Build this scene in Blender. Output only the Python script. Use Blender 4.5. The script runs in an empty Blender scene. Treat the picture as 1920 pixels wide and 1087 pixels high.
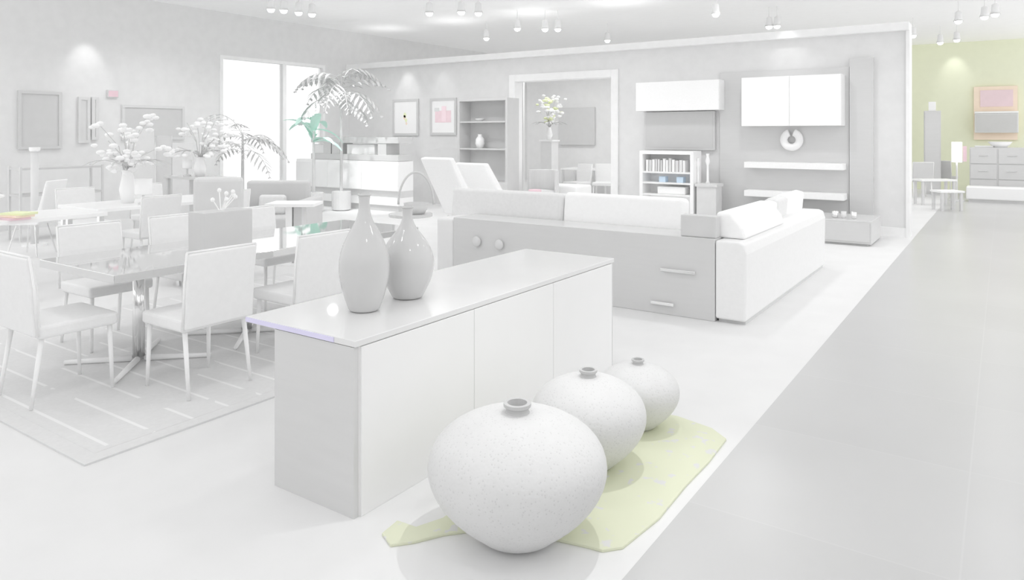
import bpy, bmesh, math, random
from mathutils import Vector, Matrix
random.seed(7)
C = bpy.context.scene.collection
SC = bpy.context.scene
PI = math.pi
# ------------------------------------------------------------------ camera
F, H, HOR, CX = 1350.0, 1.62, 250.0, 960.0        # focal length in px, eye height, horizon row
TH = math.radians(34.3)
cam = bpy.data.cameras.new('camera'); camo = bpy.data.objects.new('camera', cam); C.objects.link(camo)
cam.sensor_width = 36; cam.lens = 36*F/1920; cam.shift_y = -(543.5-HOR)/1920
cam.clip_start = .05; cam.clip_end = 200
camo.location = (0, 0, H); camo.rotation_euler = (PI/2, 0, TH)
SC.camera = camo
# ------------------------------------------------------------------ world, exposure
w = bpy.data.worlds.new('daylight'); SC.world = w; w.use_nodes = True
bg = w.node_tree.nodes['Background']; bg.inputs[0].default_value = (1, 1, 1, 1); bg.inputs[1].default_value = 1.45
SC.view_settings.view_transform = 'Standard'; SC.view_settings.look = 'None'
SC.view_settings.exposure = -0.15; SC.view_settings.gamma = 1; SC.view_settings.use_curve_mapping = False
SC.cycles.diffuse_bounces = 10; SC.cycles.max_bounces = 14; SC.cycles.glossy_bounces = 4
LAMP_W = 30.0
# ------------------------------------------------------------------ photo measuring helpers
sT, cT = math.sin(TH), math.cos(TH)
def ray(px):
    a = (px-CX)/F
    return (-sT+a*cT, cT+a*sT)
def fl(px, py, z=0.0):                 # point at height z seen at pixel
    d = F*(H-z)/(py-HOR); r = ray(px)
    return Vector((r[0]*d, r[1]*d, z))
def onY(px, Y):
    r = ray(px); d = Y/r[1]; return r[0]*d, d
def onX(px, X):
    r = ray(px); d = X/r[0]; return r[1]*d, d
def zat(py, d): return H-(py-HOR)*d/F
# ------------------------------------------------------------------ materials
def lin(v):
    v /= 255.0
    return v/12.92 if v <= .04045 else ((v+.055)/1.055)**2.4
MATS = {}
def mat(name, col, rough=.6, metal=0.0, spec=.3, var=.02, scale=6.0, bump=0.0, kind='noise', emit=0.0, trans=0.0, coat=0.0):
    if name in MATS: return MATS[name]
    if isinstance(col, (int, float)): col = (col, col, col)
    c = [lin(x) for x in col]
    m = bpy.data.materials.new(name); m.use_nodes = True; nt = m.node_tree
    b = nt.nodes['Principled BSDF']
    b.inputs['Roughness'].default_value = rough; b.inputs['Metallic'].default_value = metal
    b.inputs['Specular IOR Level'].default_value = spec
    b.inputs['Transmission Weight'].default_value = trans; b.inputs['Coat Weight'].default_value = coat
    tc = nt.nodes.new('ShaderNodeTexCoord')
    if kind == 'wood':
        mp = nt.nodes.new('ShaderNodeMapping'); mp.inputs['Scale'].default_value = (1, 1, 8)
        nt.links.new(tc.outputs['Object'], mp.inputs[0]); src = mp.outputs[0]
    else: src = tc.outputs['Object']
    n = nt.nodes.new('ShaderNodeTexNoise'); n.inputs['Scale'].default_value = scale; n.inputs['Detail'].default_value = 4
    nt.links.new(src, n.inputs['Vector'])
    r = nt.nodes.new('ShaderNodeValToRGB')
    r.color_ramp.elements[0].position = .3; r.color_ramp.elements[1].position = .7
    r.color_ramp.elements[0].color = [max(0, x*(1-var)) for x in c]+[1]
    r.color_ramp.elements[1].color = [min(1, x*(1+var)) for x in c]+[1]
    nt.links.new(n.outputs['Fac'], r.inputs[0]); nt.links.new(r.outputs[0], b.inputs['Base Color'])
    if bump:
        bp = nt.nodes.new('ShaderNodeBump'); bp.inputs['Strength'].default_value = bump; bp.inputs['Distance'].default_value = .01
        nt.links.new(n.outputs['Fac'], bp.inputs['Height']); nt.links.new(bp.outputs[0], b.inputs['Normal'])
    if emit:
        b.inputs['Emission Color'].default_value = c+[1]; b.inputs['Emission Strength'].default_value = emit
    MATS[name] = m; return m
M_wall   = mat('wall_paint', 232, .9, spec=.1)
M_part   = mat('partition_paint', 230, .9, spec=.1)
M_ceil   = mat('ceiling_paint', 255, .9, spec=.1)
M_trim   = mat('white_trim', 245, .5)
M_carpet = mat('pale_carpet', 231, .75, spec=.2, var=.015, scale=3)
M_white  = mat('white_lacquer', 250, .3, spec=.4, var=.005)
M_leather= mat('white_leather', 240, .45, spec=.35, var=.012, scale=25, bump=.15)
M_cush   = mat('white_fabric', 251, .8, var=.015, scale=30, bump=.1)
M_greyc  = mat('grey_fabric', 232, .85, var=.02, scale=30, bump=.1)
M_dark   = mat('dark_lacquer', 214, .22, spec=.35, var=.012, kind='wood', scale=3)
M_darkm  = mat('dark_matt', 213, .7, spec=.2, var=.015)
M_mid    = mat('mid_grey', 222, .6, var=.02)
M_pale   = mat('pale_grey', 232, .6, var=.02)
M_vase   = mat('dark_glazed_ceramic', 208, .08, spec=.4, var=.01)
M_chrome = mat('chrome', 245, .12, metal=1.0, var=.005)
M_tabtop = mat('dark_gloss_top', 228, .04, metal=1.0, var=.004)
M_grass  = mat('plant_green', (214, 226, 220), .5, var=.04)
M_teal   = mat('leaf_teal', (205, 236, 225), .5, var=.03)
M_leaf   = mat('leaf_grey', 208, .5, var=.04)
M_flower = mat('flower_white', 250, .7, var=.01)
M_yellow = mat('yellow_bloom', (240, 246, 205), .7, var=.02)
M_pink   = mat('pink_print', (246, 222, 228), .7, var=.03)
M_orange = mat('orange_print', (250, 232, 214), .7, var=.02)
M_red    = mat('rose_red', (236, 208, 216), .6, var=.02)
M_blue   = mat('pale_blue', (212, 230, 246), .6, var=.02)
M_ylwall = mat('yellow_green_wall', (238, 241, 218), .9, spec=.1, var=.01)
M_lamp   = mat('lamp_glow', 255, .5, emit=6.0)
M_shadeg = mat('lamp_shade_glow', 252, .6, emit=.8)
M_gtop   = mat('pale_gloss_top', 230, .2, spec=.6, var=.004, coat=.3)
M_gedge  = mat('lavender_glass_edge', (224, 220, 246), .2, var=.01)

def mat_glass():
    m = bpy.data.materials.new('window_glass'); m.use_nodes = True; nt = m.node_tree; nt.nodes.clear()
    o = nt.nodes.new('ShaderNodeOutputMaterial'); mx = nt.nodes.new('ShaderNodeMixShader')
    t = nt.nodes.new('ShaderNodeBsdfTransparent'); g = nt.nodes.new('ShaderNodeBsdfGlossy'); g.inputs['Roughness'].default_value = .02
    fr = nt.nodes.new('ShaderNodeFresnel'); fr.inputs[0].default_value = 1.4
    nt.links.new(fr.outputs[0], mx.inputs[0]); nt.links.new(t.outputs[0], mx.inputs[1]); nt.links.new(g.outputs[0], mx.inputs[2])
    nt.links.new(mx.outputs[0], o.inputs[0]); return m
M_glass = mat_glass()

def mat_aisle():
    m = mat('aisle_floor_tile', 201, .28, spec=.35, var=.035, scale=.55)
    nt = m.node_tree; b = nt.nodes['Principled BSDF']
    src = b.inputs['Base Color'].links[0].from_socket
    tc = nt.nodes.new('ShaderNodeTexCoord'); mp = nt.nodes.new('ShaderNodeMapping')
    mp.inputs['Location'].default_value = (.13+1.02, 0, 0)
    nt.links.new(tc.outputs['Object'], mp.inputs[0])
    br = nt.nodes.new('ShaderNodeTexBrick'); br.offset = 0
    br.inputs['Color1'].default_value = (1, 1, 1, 1); br.inputs['Color2'].default_value = (.975, .975, .975, 1)
    br.inputs['Mortar'].default_value = (1.04, 1.04, 1.04, 1)
    br.inputs['Scale'].default_value = 1; br.inputs['Mortar Size'].default_value = .004
    br.inputs['Brick Width'].default_value = 1.02; br.inputs['Row Height'].default_value = 1.02
    nt.links.new(mp.outputs[0], br.inputs['Vector'])
    mx = nt.nodes.new('ShaderNodeMix'); mx.data_type = 'RGBA'; mx.blend_type = 'MULTIPLY'; mx.inputs[0].default_value = 1
    nt.links.new(src, mx.inputs[6]); nt.links.new(br.outputs['Color'], mx.inputs[7]); nt.links.new(mx.outputs[2], b.inputs['Base Color'])
    return m
M_aisle = mat_aisle()

def mat_rug():                       # dark rug, thin pale lines across it, pale border
    m = mat('striped_rug', 224, .9, spec=.1, var=.02, scale=40)
    nt = m.node_tree; b = nt.nodes['Principled BSDF']; src = b.inputs['Base Color'].links[0].from_socket
    tc = nt.nodes.new('ShaderNodeTexCoord'); sp = nt.nodes.new('ShaderNodeSeparateXYZ'); nt.links.new(tc.outputs['Object'], sp.inputs[0])
    def mth(op, a, bb=None):
        n = nt.nodes.new('ShaderNodeMath'); n.operation = op
        for i, v in enumerate((a, bb)):
            if v is None: continue
            if isinstance(v, (int, float)): n.inputs[i].default_value = v
            else: nt.links.new(v, n.inputs[i])
        return n.outputs[0]
    nz = nt.nodes.new('ShaderNodeTexNoise'); nz.inputs['Scale'].default_value = 2.2; nt.links.new(tc.outputs['Object'], nz.inputs[0])
    f = mth('FRACT', mth('DIVIDE', mth('ADD', sp.outputs[1], -.06), .225))
    line = mth('LESS_THAN', mth('ABSOLUTE', mth('SUBTRACT', f, .5)), .045)
    line = mth('MULTIPLY', line, mth('GREATER_THAN', nz.outputs['Fac'], .44))
    mx = nt.nodes.new('ShaderNodeMix'); mx.data_type = 'RGBA'; nt.links.new(line, mx.inputs[0])
    nt.links.new(src, mx.inputs[6]); mx.inputs[7].default_value = (.86, .86, .86, 1)
    nt.links.new(mx.outputs[2], b.inputs['Base Color']); return m
M_rug = mat_rug()
M_rugb = mat('rug_border', 224, .9, spec=.1, var=.02, scale=40)

def mat_urn():                       # pale speckled ceramic
    m = mat('speckled_pale_ceramic', 221, .5, spec=.3, var=.015, scale=9)
    nt = m.node_tree; b = nt.nodes['Principled BSDF']; src = b.inputs['Base Color'].links[0].from_socket
    tc = nt.nodes.new('ShaderNodeTexCoord'); v = nt.nodes.new('ShaderNodeTexVoronoi'); v.inputs['Scale'].default_value = 70
    nt.links.new(tc.outputs['Object'], v.inputs[0])
    r = nt.nodes.new('ShaderNodeValToRGB'); r.color_ramp.elements[0].color = (.86, .86, .86, 1); r.color_ramp.elements[1].color = (1, 1, 1, 1)
    r.color_ramp.elements[0].position = .08; r.color_ramp.elements[1].position = .3
    nt.links.new(v.outputs['Distance'], r.inputs[0])
    mx = nt.nodes.new('ShaderNodeMix'); mx.data_type = 'RGBA'; mx.blend_type = 'MULTIPLY'; mx.inputs[0].default_value = 1
    nt.links.new(src, mx.inputs[6]); nt.links.new(r.outputs[0], mx.inputs[7]); nt.links.new(mx.outputs[2], b.inputs['Base Color'])
    bp = nt.nodes.new('ShaderNodeBump'); bp.inputs['Strength'].default_value = .25; bp.inputs['Distance'].default_value = .004
    nt.links.new(v.outputs['Distance'], bp.inputs['Height']); nt.links.new(bp.outputs[0], b.inputs['Normal'])
    return m
M_urn = mat_urn()
def mat_hide():
    m = mat('yellow_speckled_rug', (240, 243, 216), .95, spec=.05, var=.01)
    nt = m.node_tree; b = nt.nodes['Principled BSDF']
    tc = nt.nodes.new('ShaderNodeTexCoord'); n = nt.nodes.new('ShaderNodeTexNoise'); n.inputs['Scale'].default_value = 16; n.inputs['Detail'].default_value = 3
    nt.links.new(tc.outputs['Object'], n.inputs[0])
    r = nt.nodes.new('ShaderNodeValToRGB'); e = r.color_ramp.elements
    e[0].position = .60; e[0].color = (lin(222), lin(225), lin(202), 1); e[1].position = .66; e[1].color = (lin(220), lin(220), lin(219), 1)
    nt.links.new(n.outputs['Fac'], r.inputs[0]); nt.links.new(r.outputs[0], b.inputs['Base Color']); return m
M_hide = mat_hide()

# ------------------------------------------------------------------ mesh builder
class MB:
    def __init__(s): s.bm = bmesh.new()
    def box(s, x0, x1, y0, y1, z0, z1, m=None):
        vs = [s.bm.verts.new(v) for v in ((x0,y0,z0),(x1,y0,z0),(x1,y1,z0),(x0,y1,z0),(x0,y0,z1),(x1,y0,z1),(x1,y1,z1),(x0,y1,z1))]
        if m: [setattr(v, 'co', m @ v.co) for v in vs]
        for f in ((3,2,1,0),(4,5,6,7),(0,1,5,4),(1,2,6,5),(2,3,7,6),(3,0,4,7)): s.bm.faces.new([vs[i] for i in f])
        return s
    def tube(s, pts, r, n=8, cap=True):
        pts = [Vector(p) for p in pts]; rs = r if isinstance(r, (list, tuple)) else [r]*len(pts); rings = []
        up = None
        for i, p in enumerate(pts):
            t = (pts[min(i+1, len(pts)-1)]-pts[max(i-1, 0)]).normalized()
            if up is None: up = t.orthogonal().normalized()
            else:
                up = (up - t*up.dot(t))
                up = up.normalized() if up.length > 1e-6 else t.orthogonal().normalized()
            v = t.cross(up)
            rings.append([s.bm.verts.new(p+(up*math.cos(2*PI*k/n)+v*math.sin(2*PI*k/n))*rs[i]) for k in range(n)])
        for a, b in zip(rings, rings[1:]):
            for k in range(n): s.bm.faces.new((a[k], a[(k+1)%n], b[(k+1)%n], b[k]))
        if cap: s.bm.faces.new(rings[0][::-1]); s.bm.faces.new(rings[-1])
        return s
    def lathe(s, prof, n=32, c=(0,0,0), wob=None):
        rings = []
        for r, z in prof:
            rings.append([s.bm.verts.new((c[0]+r*math.cos(2*PI*k/n), c[1]+r*math.sin(2*PI*k/n), c[2]+z)) for k in range(n)])
        for a, b in zip(rings, rings[1:]):
            for k in range(n): s.bm.faces.new((a[k], a[(k+1)%n], b[(k+1)%n], b[k]))
        if prof[0][0] > 1e-4: s.bm.faces.new(rings[0][::-1])
        if prof[-1][0] > 1e-4: s.bm.faces.new(rings[-1])
        return s
    def prism(s, poly, axis, a, b):            # poly in 2 coords extruded along axis a..b
        def P(u, v, w): return {'x': (w, u, v), 'y': (u, w, v), 'z': (u, v, w)}[axis]
        A = [s.bm.verts.new(P(u, v, a)) for u, v in poly]; B = [s.bm.verts.new(P(u, v, b)) for u, v in poly]
        n = len(poly); s.bm.faces.new(A[::-1]); s.bm.faces.new(B)
        for k in range(n): s.bm.faces.new((A[k], A[(k+1)%n], B[(k+1)%n], B[k]))
        return s
    def ball(s, c, r, sc=(1,1,1), u=10, v=7):
        bmesh.ops.create_uvsphere(s.bm, u_segments=u, v_segments=v, radius=r, matrix=Matrix.Translation(c) @ Matrix.Diagonal((*sc, 1)))
        return s
    def leaf(s, p0, dirv, L, wd, droop=.5, n=6, side=None):
        p = Vector(p0); d = Vector(dirv).normalized(); sd = side or d.cross(Vector((0,0,1)))
        if sd.length < 1e-3: sd = Vector((1,0,0))
        sd.normalize(); prev = None; nrm = None
        for i in range(n+1):
            t = i/n; ww = wd*math.sin(PI*min(.97, .08+t*.9))**.8*.5
            a = s.bm.verts.new(p+sd*ww); b = s.bm.verts.new(p-sd*ww); m_ = s.bm.verts.new(p-Vector((0,0,ww*.35)))
            if prev:
                s.bm.faces.new((prev[0], prev[2], m_, a)); s.bm.faces.new((prev[2], prev[1], b, m_))
            prev = (a, b, m_); p = p+d*(L/n); d = (d+Vector((0,0,-droop/n))).normalized()
        return s
    def build(s, name, m, parent=None, loc=None, smooth=False, bevel=0.0, sub=0, rot=None, seg=2):
        bmesh.ops.recalc_face_normals(s.bm, faces=s.bm.faces)
        me = bpy.data.meshes.new(name); s.bm.to_mesh(me); s.bm.free()
        o = bpy.data.objects.new(name, me); C.objects.link(o); me.materials.append(m)
        if parent: o.parent = parent
        if loc is not None: o.location = loc
        if rot is not None: o.rotation_euler = rot
        if smooth: [setattr(p, 'use_smooth', True) for p in me.polygons]
        if bevel:
            bv = o.modifiers.new('bevel', 'BEVEL'); bv.width = bevel; bv.segments = seg; bv.limit_method = 'ANGLE'
        if sub:
            sb = o.modifiers.new('subd', 'SUBSURF'); sb.levels = sub; sb.render_levels = sub
        return o
def thing(name, label, cat, loc=(0,0,0), rz=0.0, group=None):
    o = bpy.data.objects.new(name, None); C.objects.link(o); o.location = loc; o.rotation_euler = (0, 0, rz)
    o.empty_display_size = .1
    return tag(o, label, cat, group)
def tag(o, label, cat, group=None):
    o['label'] = label; o['category'] = cat
    if group: o['group'] = group
    return o
def st(o): o['kind'] = 'structure'; return o
def dup(root, loc, rz, label=None, group=None):
    def cp(o, par):
        c = o.copy(); C.objects.link(c); c.parent = par
        for ch in o.children: cp(ch, c)
        return c
    r = cp(root, None); r.location = loc; r.rotation_euler = (0, 0, rz)
    if label: r['label'] = label
    if group: r['group'] = group
    return r

# ------------------------------------------------------------------ SETTING
XL, YB, ZC = -13.7, 12.76, 4.2
XO, YO = 1.8, -1.5                               # unseen sides left open to let light in: right and behind the camera
XE = -1.144                                     # edge between carpet and aisle
YF = 24.0
st(MB().box(XL-.2, XE, YO, YF+.2, -.1, 0).build('floor', M_carpet))
st(MB().box(XE, XO, YO, YF+.2, -.1, 0).build('floor', M_aisle))
st(MB().box(XL-.2, XO, YO, YF+.2, ZC, ZC+.1).build('ceiling', M_ceil))
# left wall with the tall window opening
wy0, wy1 = 9.1, 11.95; wz0, wz1 = .25, 3.28
lw = MB(); lw.box(XL-.2, XL, 4.0, wy0, 0, ZC).box(XL-.2, XL, wy1, YF, 0, ZC).box(XL-.2, XL, wy0, wy1, 0, wz0).box(XL-.2, XL, wy0, wy1, wz1, ZC)
st(lw.build('wall_left', M_wall))
wf = MB(); t = .07
wf.box(XL-.14, XL+.03, wy0, wy0+t, wz0, wz1).box(XL-.14, XL+.03, wy1-t, wy1, wz0, wz1).box(XL-.14, XL+.03, wy0+t, wy1-t, wz0, wz0+t).box(XL-.14, XL+.03, wy0+t, wy1-t, wz1-t, wz1)
my = onX(533, XL)[0]; wf.box(XL-.12, XL+.02, my-.05, my+.05, wz0+t, wz1-t)
win = st(wf.build('window_1', M_trim))
MB().box(XL-.07, XL-.06, wy0+t, my-.05, wz0+t, wz1-t).build('pane', M_glass, win)
MB().box(XL-.07, XL-.06, my+.05, wy1-t, wz0+t, wz1-t).build('pane', M_glass, win)
st(MB().box(XL-.2, -2.4, YF, YF+.2, 0, ZC).build('wall_back', M_wall))
st(MB().box(XL-.2, XO+.2, YO-.2, YO, 0, 1.7).build('wall_added_behind', M_wall))  # unseen low wall, added to hold back light; band above stays open
st(MB().box(XO, XO+.2, YO, 5.5, 0, 1.7).build('wall_added_right', M_wall))  # added out of view to dim the near aisle, kept low for light above
st(MB().box(-2.4, XO, YF, YF+.2, 0, ZC).build('wall_back_right', M_ylwall))
# partition with the framed opening
dx0, dx1 = onY(966, YB)[0], onY(1149, YB)[0]; dz = 2.74
XR = -1.25; ZP = 3.22
pw = MB(); pw.box(XL, dx0, YB, YB+.22, 0, ZP).box(dx1, XR, YB, YB+.22, 0, ZP).box(dx0, dx1, YB, YB+.22, dz, ZP)
st(pw.build('wall_front', M_part))
st(MB().box(XL, XR+.05, YB-.12, YB+.3, ZP, ZP+.13).build('trim_1', M_trim, bevel=.01))
df = MB(); df.box(dx0-.13, dx0+.02, YB-.05, YB-.001, 0, dz+.13).box(dx1-.02, dx1+.13, YB-.05, YB-.001, 0, dz+.13).box(dx0+.02, dx1-.02, YB-.05, YB-.001, dz-.02, dz+.13)
df.box(dx0+.001, dx0+.02, YB-.001, YB+.25, 0, dz-.001).box(dx1-.02, dx1-.001, YB-.001, YB+.25, 0, dz-.001).box(dx0+.02, dx1-.02, YB-.001, YB+.25, dz-.02, dz-.001)
st(df.build('door_1', M_trim, bevel=.008))
st(MB().box(dx1+.14, XR, YB-.03, YB, 0, .14).build('baseboard_front', M_trim))
st(MB().box(XR, XR+.05, YB-.05, YB+.3, 0, ZP).build('trim_2', M_trim))
# room behind the opening
st(MB().box(dx0-2.2, dx1+1.2, 16.6, 16.75, 0, 3.2).build('wall_rear', M_pale))
st(MB().box(-2.46, -2.40, 22.6, 24, 0, ZC).build('trim_3', M_trim))

# ------------------------------------------------------------------ ceiling spot lamps
def spot_proto():
    r = thing('ceiling_spotlight', 'x', 'lamp')
    MB().lathe([(.03, .20), (.055, .18), (.065, .06), (.085, 0.0), (.07, 0.02), (.0, .03)], 16).build('housing', mat('lamp_housing', 240), r, smooth=True)
    MB().lathe([(.0, .018), (.066, .016), (.06, -.02), (.04, -.045), (.0, -.055)], 16).build('bulb_face', M_lamp, r, smooth=True)
    MB().tube([(0,0,.18), (0,0,.40)], .009).build('stem', mat('lamp_housing', 240), r)
    return r
sp = spot_proto()
LZ = 3.8
spots = [(508,18,'first of the row of four spotlights above the window'), (532,20,'second of the row of four spotlights above the window'),
 (560,24,'third and brightest of the row of four above the window'), (585,27,'last of the row of four above the window'),
 (805,25,'small spotlight left of the large bright one, top centre'), (865,23,'large bright spotlight at top centre'), (897,25,'small spotlight just right of the large bright one'),
 (912,72,'low spotlight above the pale ledge, left of centre'), (970,54,'large bright spotlight over the framed opening'), (1022,55,'left one of the close pair over the framed opening'), (1046,55,'right one of the close pair over the framed opening'),
 (1139,76,'lone spotlight touching the partition ledge'), (1342,27,'lone spotlight above the white wall cabinet'), (1442,50,'left one of the close pair by the ledge at right'), (1457,49,'right one of the close pair by the ledge at right'),
 (1712,67,'small spotlight beyond the end of the ledge'), (1763,80,'bright spotlight before the yellow-green wall'), (1794,75,'faint small spotlight before the yellow-green wall'), (1797,40,'largest spotlight at the upper right'), (1846,32,'small spotlight right of the largest at upper right'), (1866,27,'rightmost small spotlight at the upper right')]
used = []
for i, (px, py, s_) in enumerate(spots):
    p = fl(px, py, LZ)
    if px > 1700 and p.y > YF-.6: p = p*((YF-1)/p.y); p.z = LZ
    o = sp if i == 0 else dup(sp, p, 0)
    o.location = (p.x, p.y, LZ); o['label'] = 'round ceiling spotlight, '+s_; o['group'] = 'ceiling spotlights'
    used.append(p)
def lamp(x, y, z, power, size=math.radians(165), r=.12, aim=None):
    l = bpy.data.lights.new('spot_beam', 'SPOT'); l.energy = power; l.spot_size = size; l.spot_blend = .9; l.shadow_soft_size = r
    o = bpy.data.objects.new('spot_beam', l); C.objects.link(o); o.location = (x, y, z)
    if aim: o.rotation_euler = (Vector(aim)-Vector((x, y, z))).to_track_quat('-Z', 'Y').to_euler()
    return o
for x in (-12, -9, -6, -3, 0):                     # added grid of unseen lamps lighting the hall in the spotlights' stead
    for y, k_ in ((1.2, .8), (4.1, .95), (7.4, 1.4), (10.7, 2.0), (14.6, 1.6), (19.5, 2.2)):
        lamp(x, y, LZ-.1, LAMP_W*k_*(1.5 if x < -8 and y > 7 else 1))
for i in range(6):                                  # added unseen uplights on top of the partition, brightening the ceiling
    lamp(-12.5+2.1*i, 12.87, 3.42, 9, math.radians(172), .15, (-12.5+2.1*i, 12.5, 5.5))
u1 = fl(1000, 960)
lamp(u1.x+.35, u1.y+.85, LZ-.1, 115, math.radians(42), .03, (u1.x+.05, u1.y+.2, 0))
lamp(-10.6, 8.6, LZ-.1, 300, math.radians(46), .1, (-11.2, 10.9, .9))      # added unseen lamp to brighten the media unit   # accent lamp over the urns
def wash(px, py, Y=None, X=None, power=14):       # wall washers
    if Y is not None: x, d = onY(px, Y); lamp(x, Y-.45, zat(py, d)+.75, power, math.radians(60), .04, (x, Y, zat(py, d)-.3))
    else: y, d = onX(px, X); lamp(X+.45, y, zat(py, d)+.75, power, math.radians(60), .04, (X, y, zat(py, d)-.3))
lamp((dx0+dx1)/2, 14.7, 3.6, 40)  # added lamp, unseen, lifting the room behind the opening
wash(765, 165, Y=YB); wash(832, 165, Y=YB, power=6); wash(1480, 110, Y=YB, power=8); wash(160, 120, X=XL, power=16); wash(1790, 130, Y=YF, power=20)

# ------------------------------------------------------------------ BUFFET (foreground)
bx0, bx1, by0, by1, bt = -2.98, -2.24, 2.12, 4.55, .75
buf = thing('sideboard', 'long low sideboard with white front and dark end panel, two dark vases on it', 'sideboard', ((bx0+bx1)/2, (by0+by1)/2, 0))
hx, hy = (bx1-bx0)/2, (by1-by0)/2
MB().box(-.16, hx-.012, -hy+.03, hy-.03, 0, bt-.03).build('body', mat('pale_front_lacquer', 242, .35, spec=.3, var=.004), buf)
MB().box(-.16, hx-.012, -hy+.002, -hy+.03, 0, bt-.03).build('end_panel', M_dark, buf)['label'] = 'dark end panel'
MB().box(-.16, hx-.012, hy-.03, hy-.002, 0, bt-.03).build('end_panel', M_dark, buf)
MB().box(-hx, hx, -hy, hy, bt-.028, bt).build('top', M_gtop, buf, bevel=.003)
MB().box(-hx, hx-.13, -hy-.0035, -hy-.0005, bt-.025, bt-.003).build('glass_edge', M_gedge, buf)
for k in range(3):
    y0 = -hy+.034+k*(2*hy-.068)/3
    MB().box(hx-.012, hx, y0+.002, y0+(2*hy-.068)/3-.002, .0, bt-.032).build('door', mat('pale_front_lacquer', 242), buf, bevel=.002)
for y in (-.8, .8): MB().box(-hx+.05, -hx+.09, y-.02, y+.02, 0, bt-.028).build('leg', M_chrome, buf)
# vases
def bottle(px, py, hgt, rmax, rb, label):
    p = fl(px, py, bt)
    t = thing('bottle_vase', label, 'vase', (p.x, p.y, bt), 0, 'dark bottle vases on the sideboard')
    pr = []
    K = [(0,.0),(rb*.9,.0),(rb,.01),(rb*1.12,.05),(rmax*.86,.17),(rmax*.985,.30),(rmax,.40),(rmax*.95,.50),(rmax*.78,.61),(rmax*.52,.71),(rmax*.30,.79),(.030,.86),(.025,.92),(.026,.97),(.031,1.0),(.022,1.0),(.018,.93)]
    MB().lathe([(r, z*hgt) for r, z in K], 40).build('body', M_vase, t, smooth=True, sub=1)
    MB().lathe([(.024, hgt*.995), (.032, hgt*.998), (.033, hgt+.008), (.022, hgt+.009), (.021, hgt*.995)], 24).build('lip', M_vase, t, smooth=True)
    return t
bottle(683, 581, .565, .125, .075, 'taller dark glazed bottle vase at the front of the sideboard')
bottle(764, 557, .475, .142, .08, 'shorter rounder dark bottle vase behind the taller one')

# ------------------------------------------------------------------ URNS on yellow rug
def rugpoly(pts, name, m, label, cat, z=.012):
    P = [fl(x, y) for x, y in pts]; c = sum(P, Vector())/len(P)
    o = MB().prism([(p.x-c.x, p.y-c.y) for p in P], 'z', 0, z).build(name, m, None, (c.x, c.y, 0), bevel=.003)
    return tag(o, label, cat)
rugpoly([(1168,1030),(1236,975),(1285,915),(1330,868),(1362,826),(1335,806),(1270,783),(1220,775),(1120,800),(1010,860),(900,925),(830,975),(780,992),(745,980),(716,1004),(732,1026),(775,1020),(830,1006),(900,996),(960,1000),(1030,1012),(1100,1028),(1130,1036)],
        'accent_rug', M_hide, 'pale yellow speckled irregular rug under the three round urns', 'rug')  # front outline cut back to leave grey where the urn's shadow falls
def urn(px, py, rw, hg, label):
    p = fl(px, py)
    t = thing('round_urn', label, 'urn', (p.x, p.y, .012), 0, 'squat round urns on the yellow rug')
    K = [(0,0),(.40,0),(.44,.015),(.52,.07),(.70,.17),(.88,.31),(.98,.45),(1.0,.56),(.97,.67),(.87,.78),(.68,.875),(.45,.94),(.27,.968),(.165,.975)]
    MB().lathe([(r*rw, z*hg) for r, z in K], 56).build('body', M_urn, t, smooth=True, sub=1)
    MB().lathe([(.15*rw, hg*.965), (.125*rw, hg*.985), (.125*rw, hg*1.005), (.155*rw, hg*1.025), (.155*rw, hg*1.05), (.11*rw, hg*1.05), (.10*rw, hg*.98), (.0, hg*.975)], 32).build('neck', mat('dark_urn_neck', 198, .5), t, smooth=False)['label'] = 'dark ribbed neck'
    return t
urn(970, 1004, .363, .50, 'largest and nearest squat pale urn with dark neck on yellow rug')
urn(1103, 872, .283, .435, 'middle squat pale urn, half hidden behind the largest')
urn(1196, 800, .228, .345, 'smallest and farthest squat pale urn, nearest the sideboard end')

# ------------------------------------------------------------------ SOFA (L-shaped)
sx1 = -1.78; sy0 = 6.1
sxl = onY(850, sy0)[0]
sofa = thing('sectional_sofa', 'large white sectional sofa with dark drawer back and white end, beyond the sideboard', 'sofa', (-2.05, sy0, 0))
def L(x): return x+2.05
zt = .71
MB().box(L(sxl), 0, 0, .42, 0, zt).build('back_cabinet', M_dark, sofa, bevel=.006)['label'] = 'dark lacquer storage back'
MB().box(-.32, 0, .03, .15, zt, .90).build('armrest', M_darkm, sofa, bevel=.01)['label'] = 'dark raised block'
for (a, b, z) in ((1222,1265,565),(1240,1305,504)):
    xa, d = onY(a, sy0); xb, _ = onY(b, sy0); zz = zat(z, d)
    MB().box(L(xa), L(xb), -.03, -.018, zz-.014, zz+.014).box(L(xa)+.02, L(xa)+.035, -.02, .0, zz-.008, zz+.008).box(L(xb)-.035, L(xb)-.02, -.02, .0, zz-.008, zz+.008).build('handle', M_chrome, sofa, bevel=.004)
for px, py in ((896,452),(938,458)):
    xa, d = onY(px, sy0); zz = zat(py, d)
    MB().ball((L(xa), -.025, zz), .055, (1,.5,1)).build('knob', M_mid, sofa, smooth=True)
MB().box(L(sxl)-.24, L(sxl)-.002, 0, 1.25, .0, zt-.02).build('side_panel', M_pale, sofa, bevel=.03, seg=4)
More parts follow.
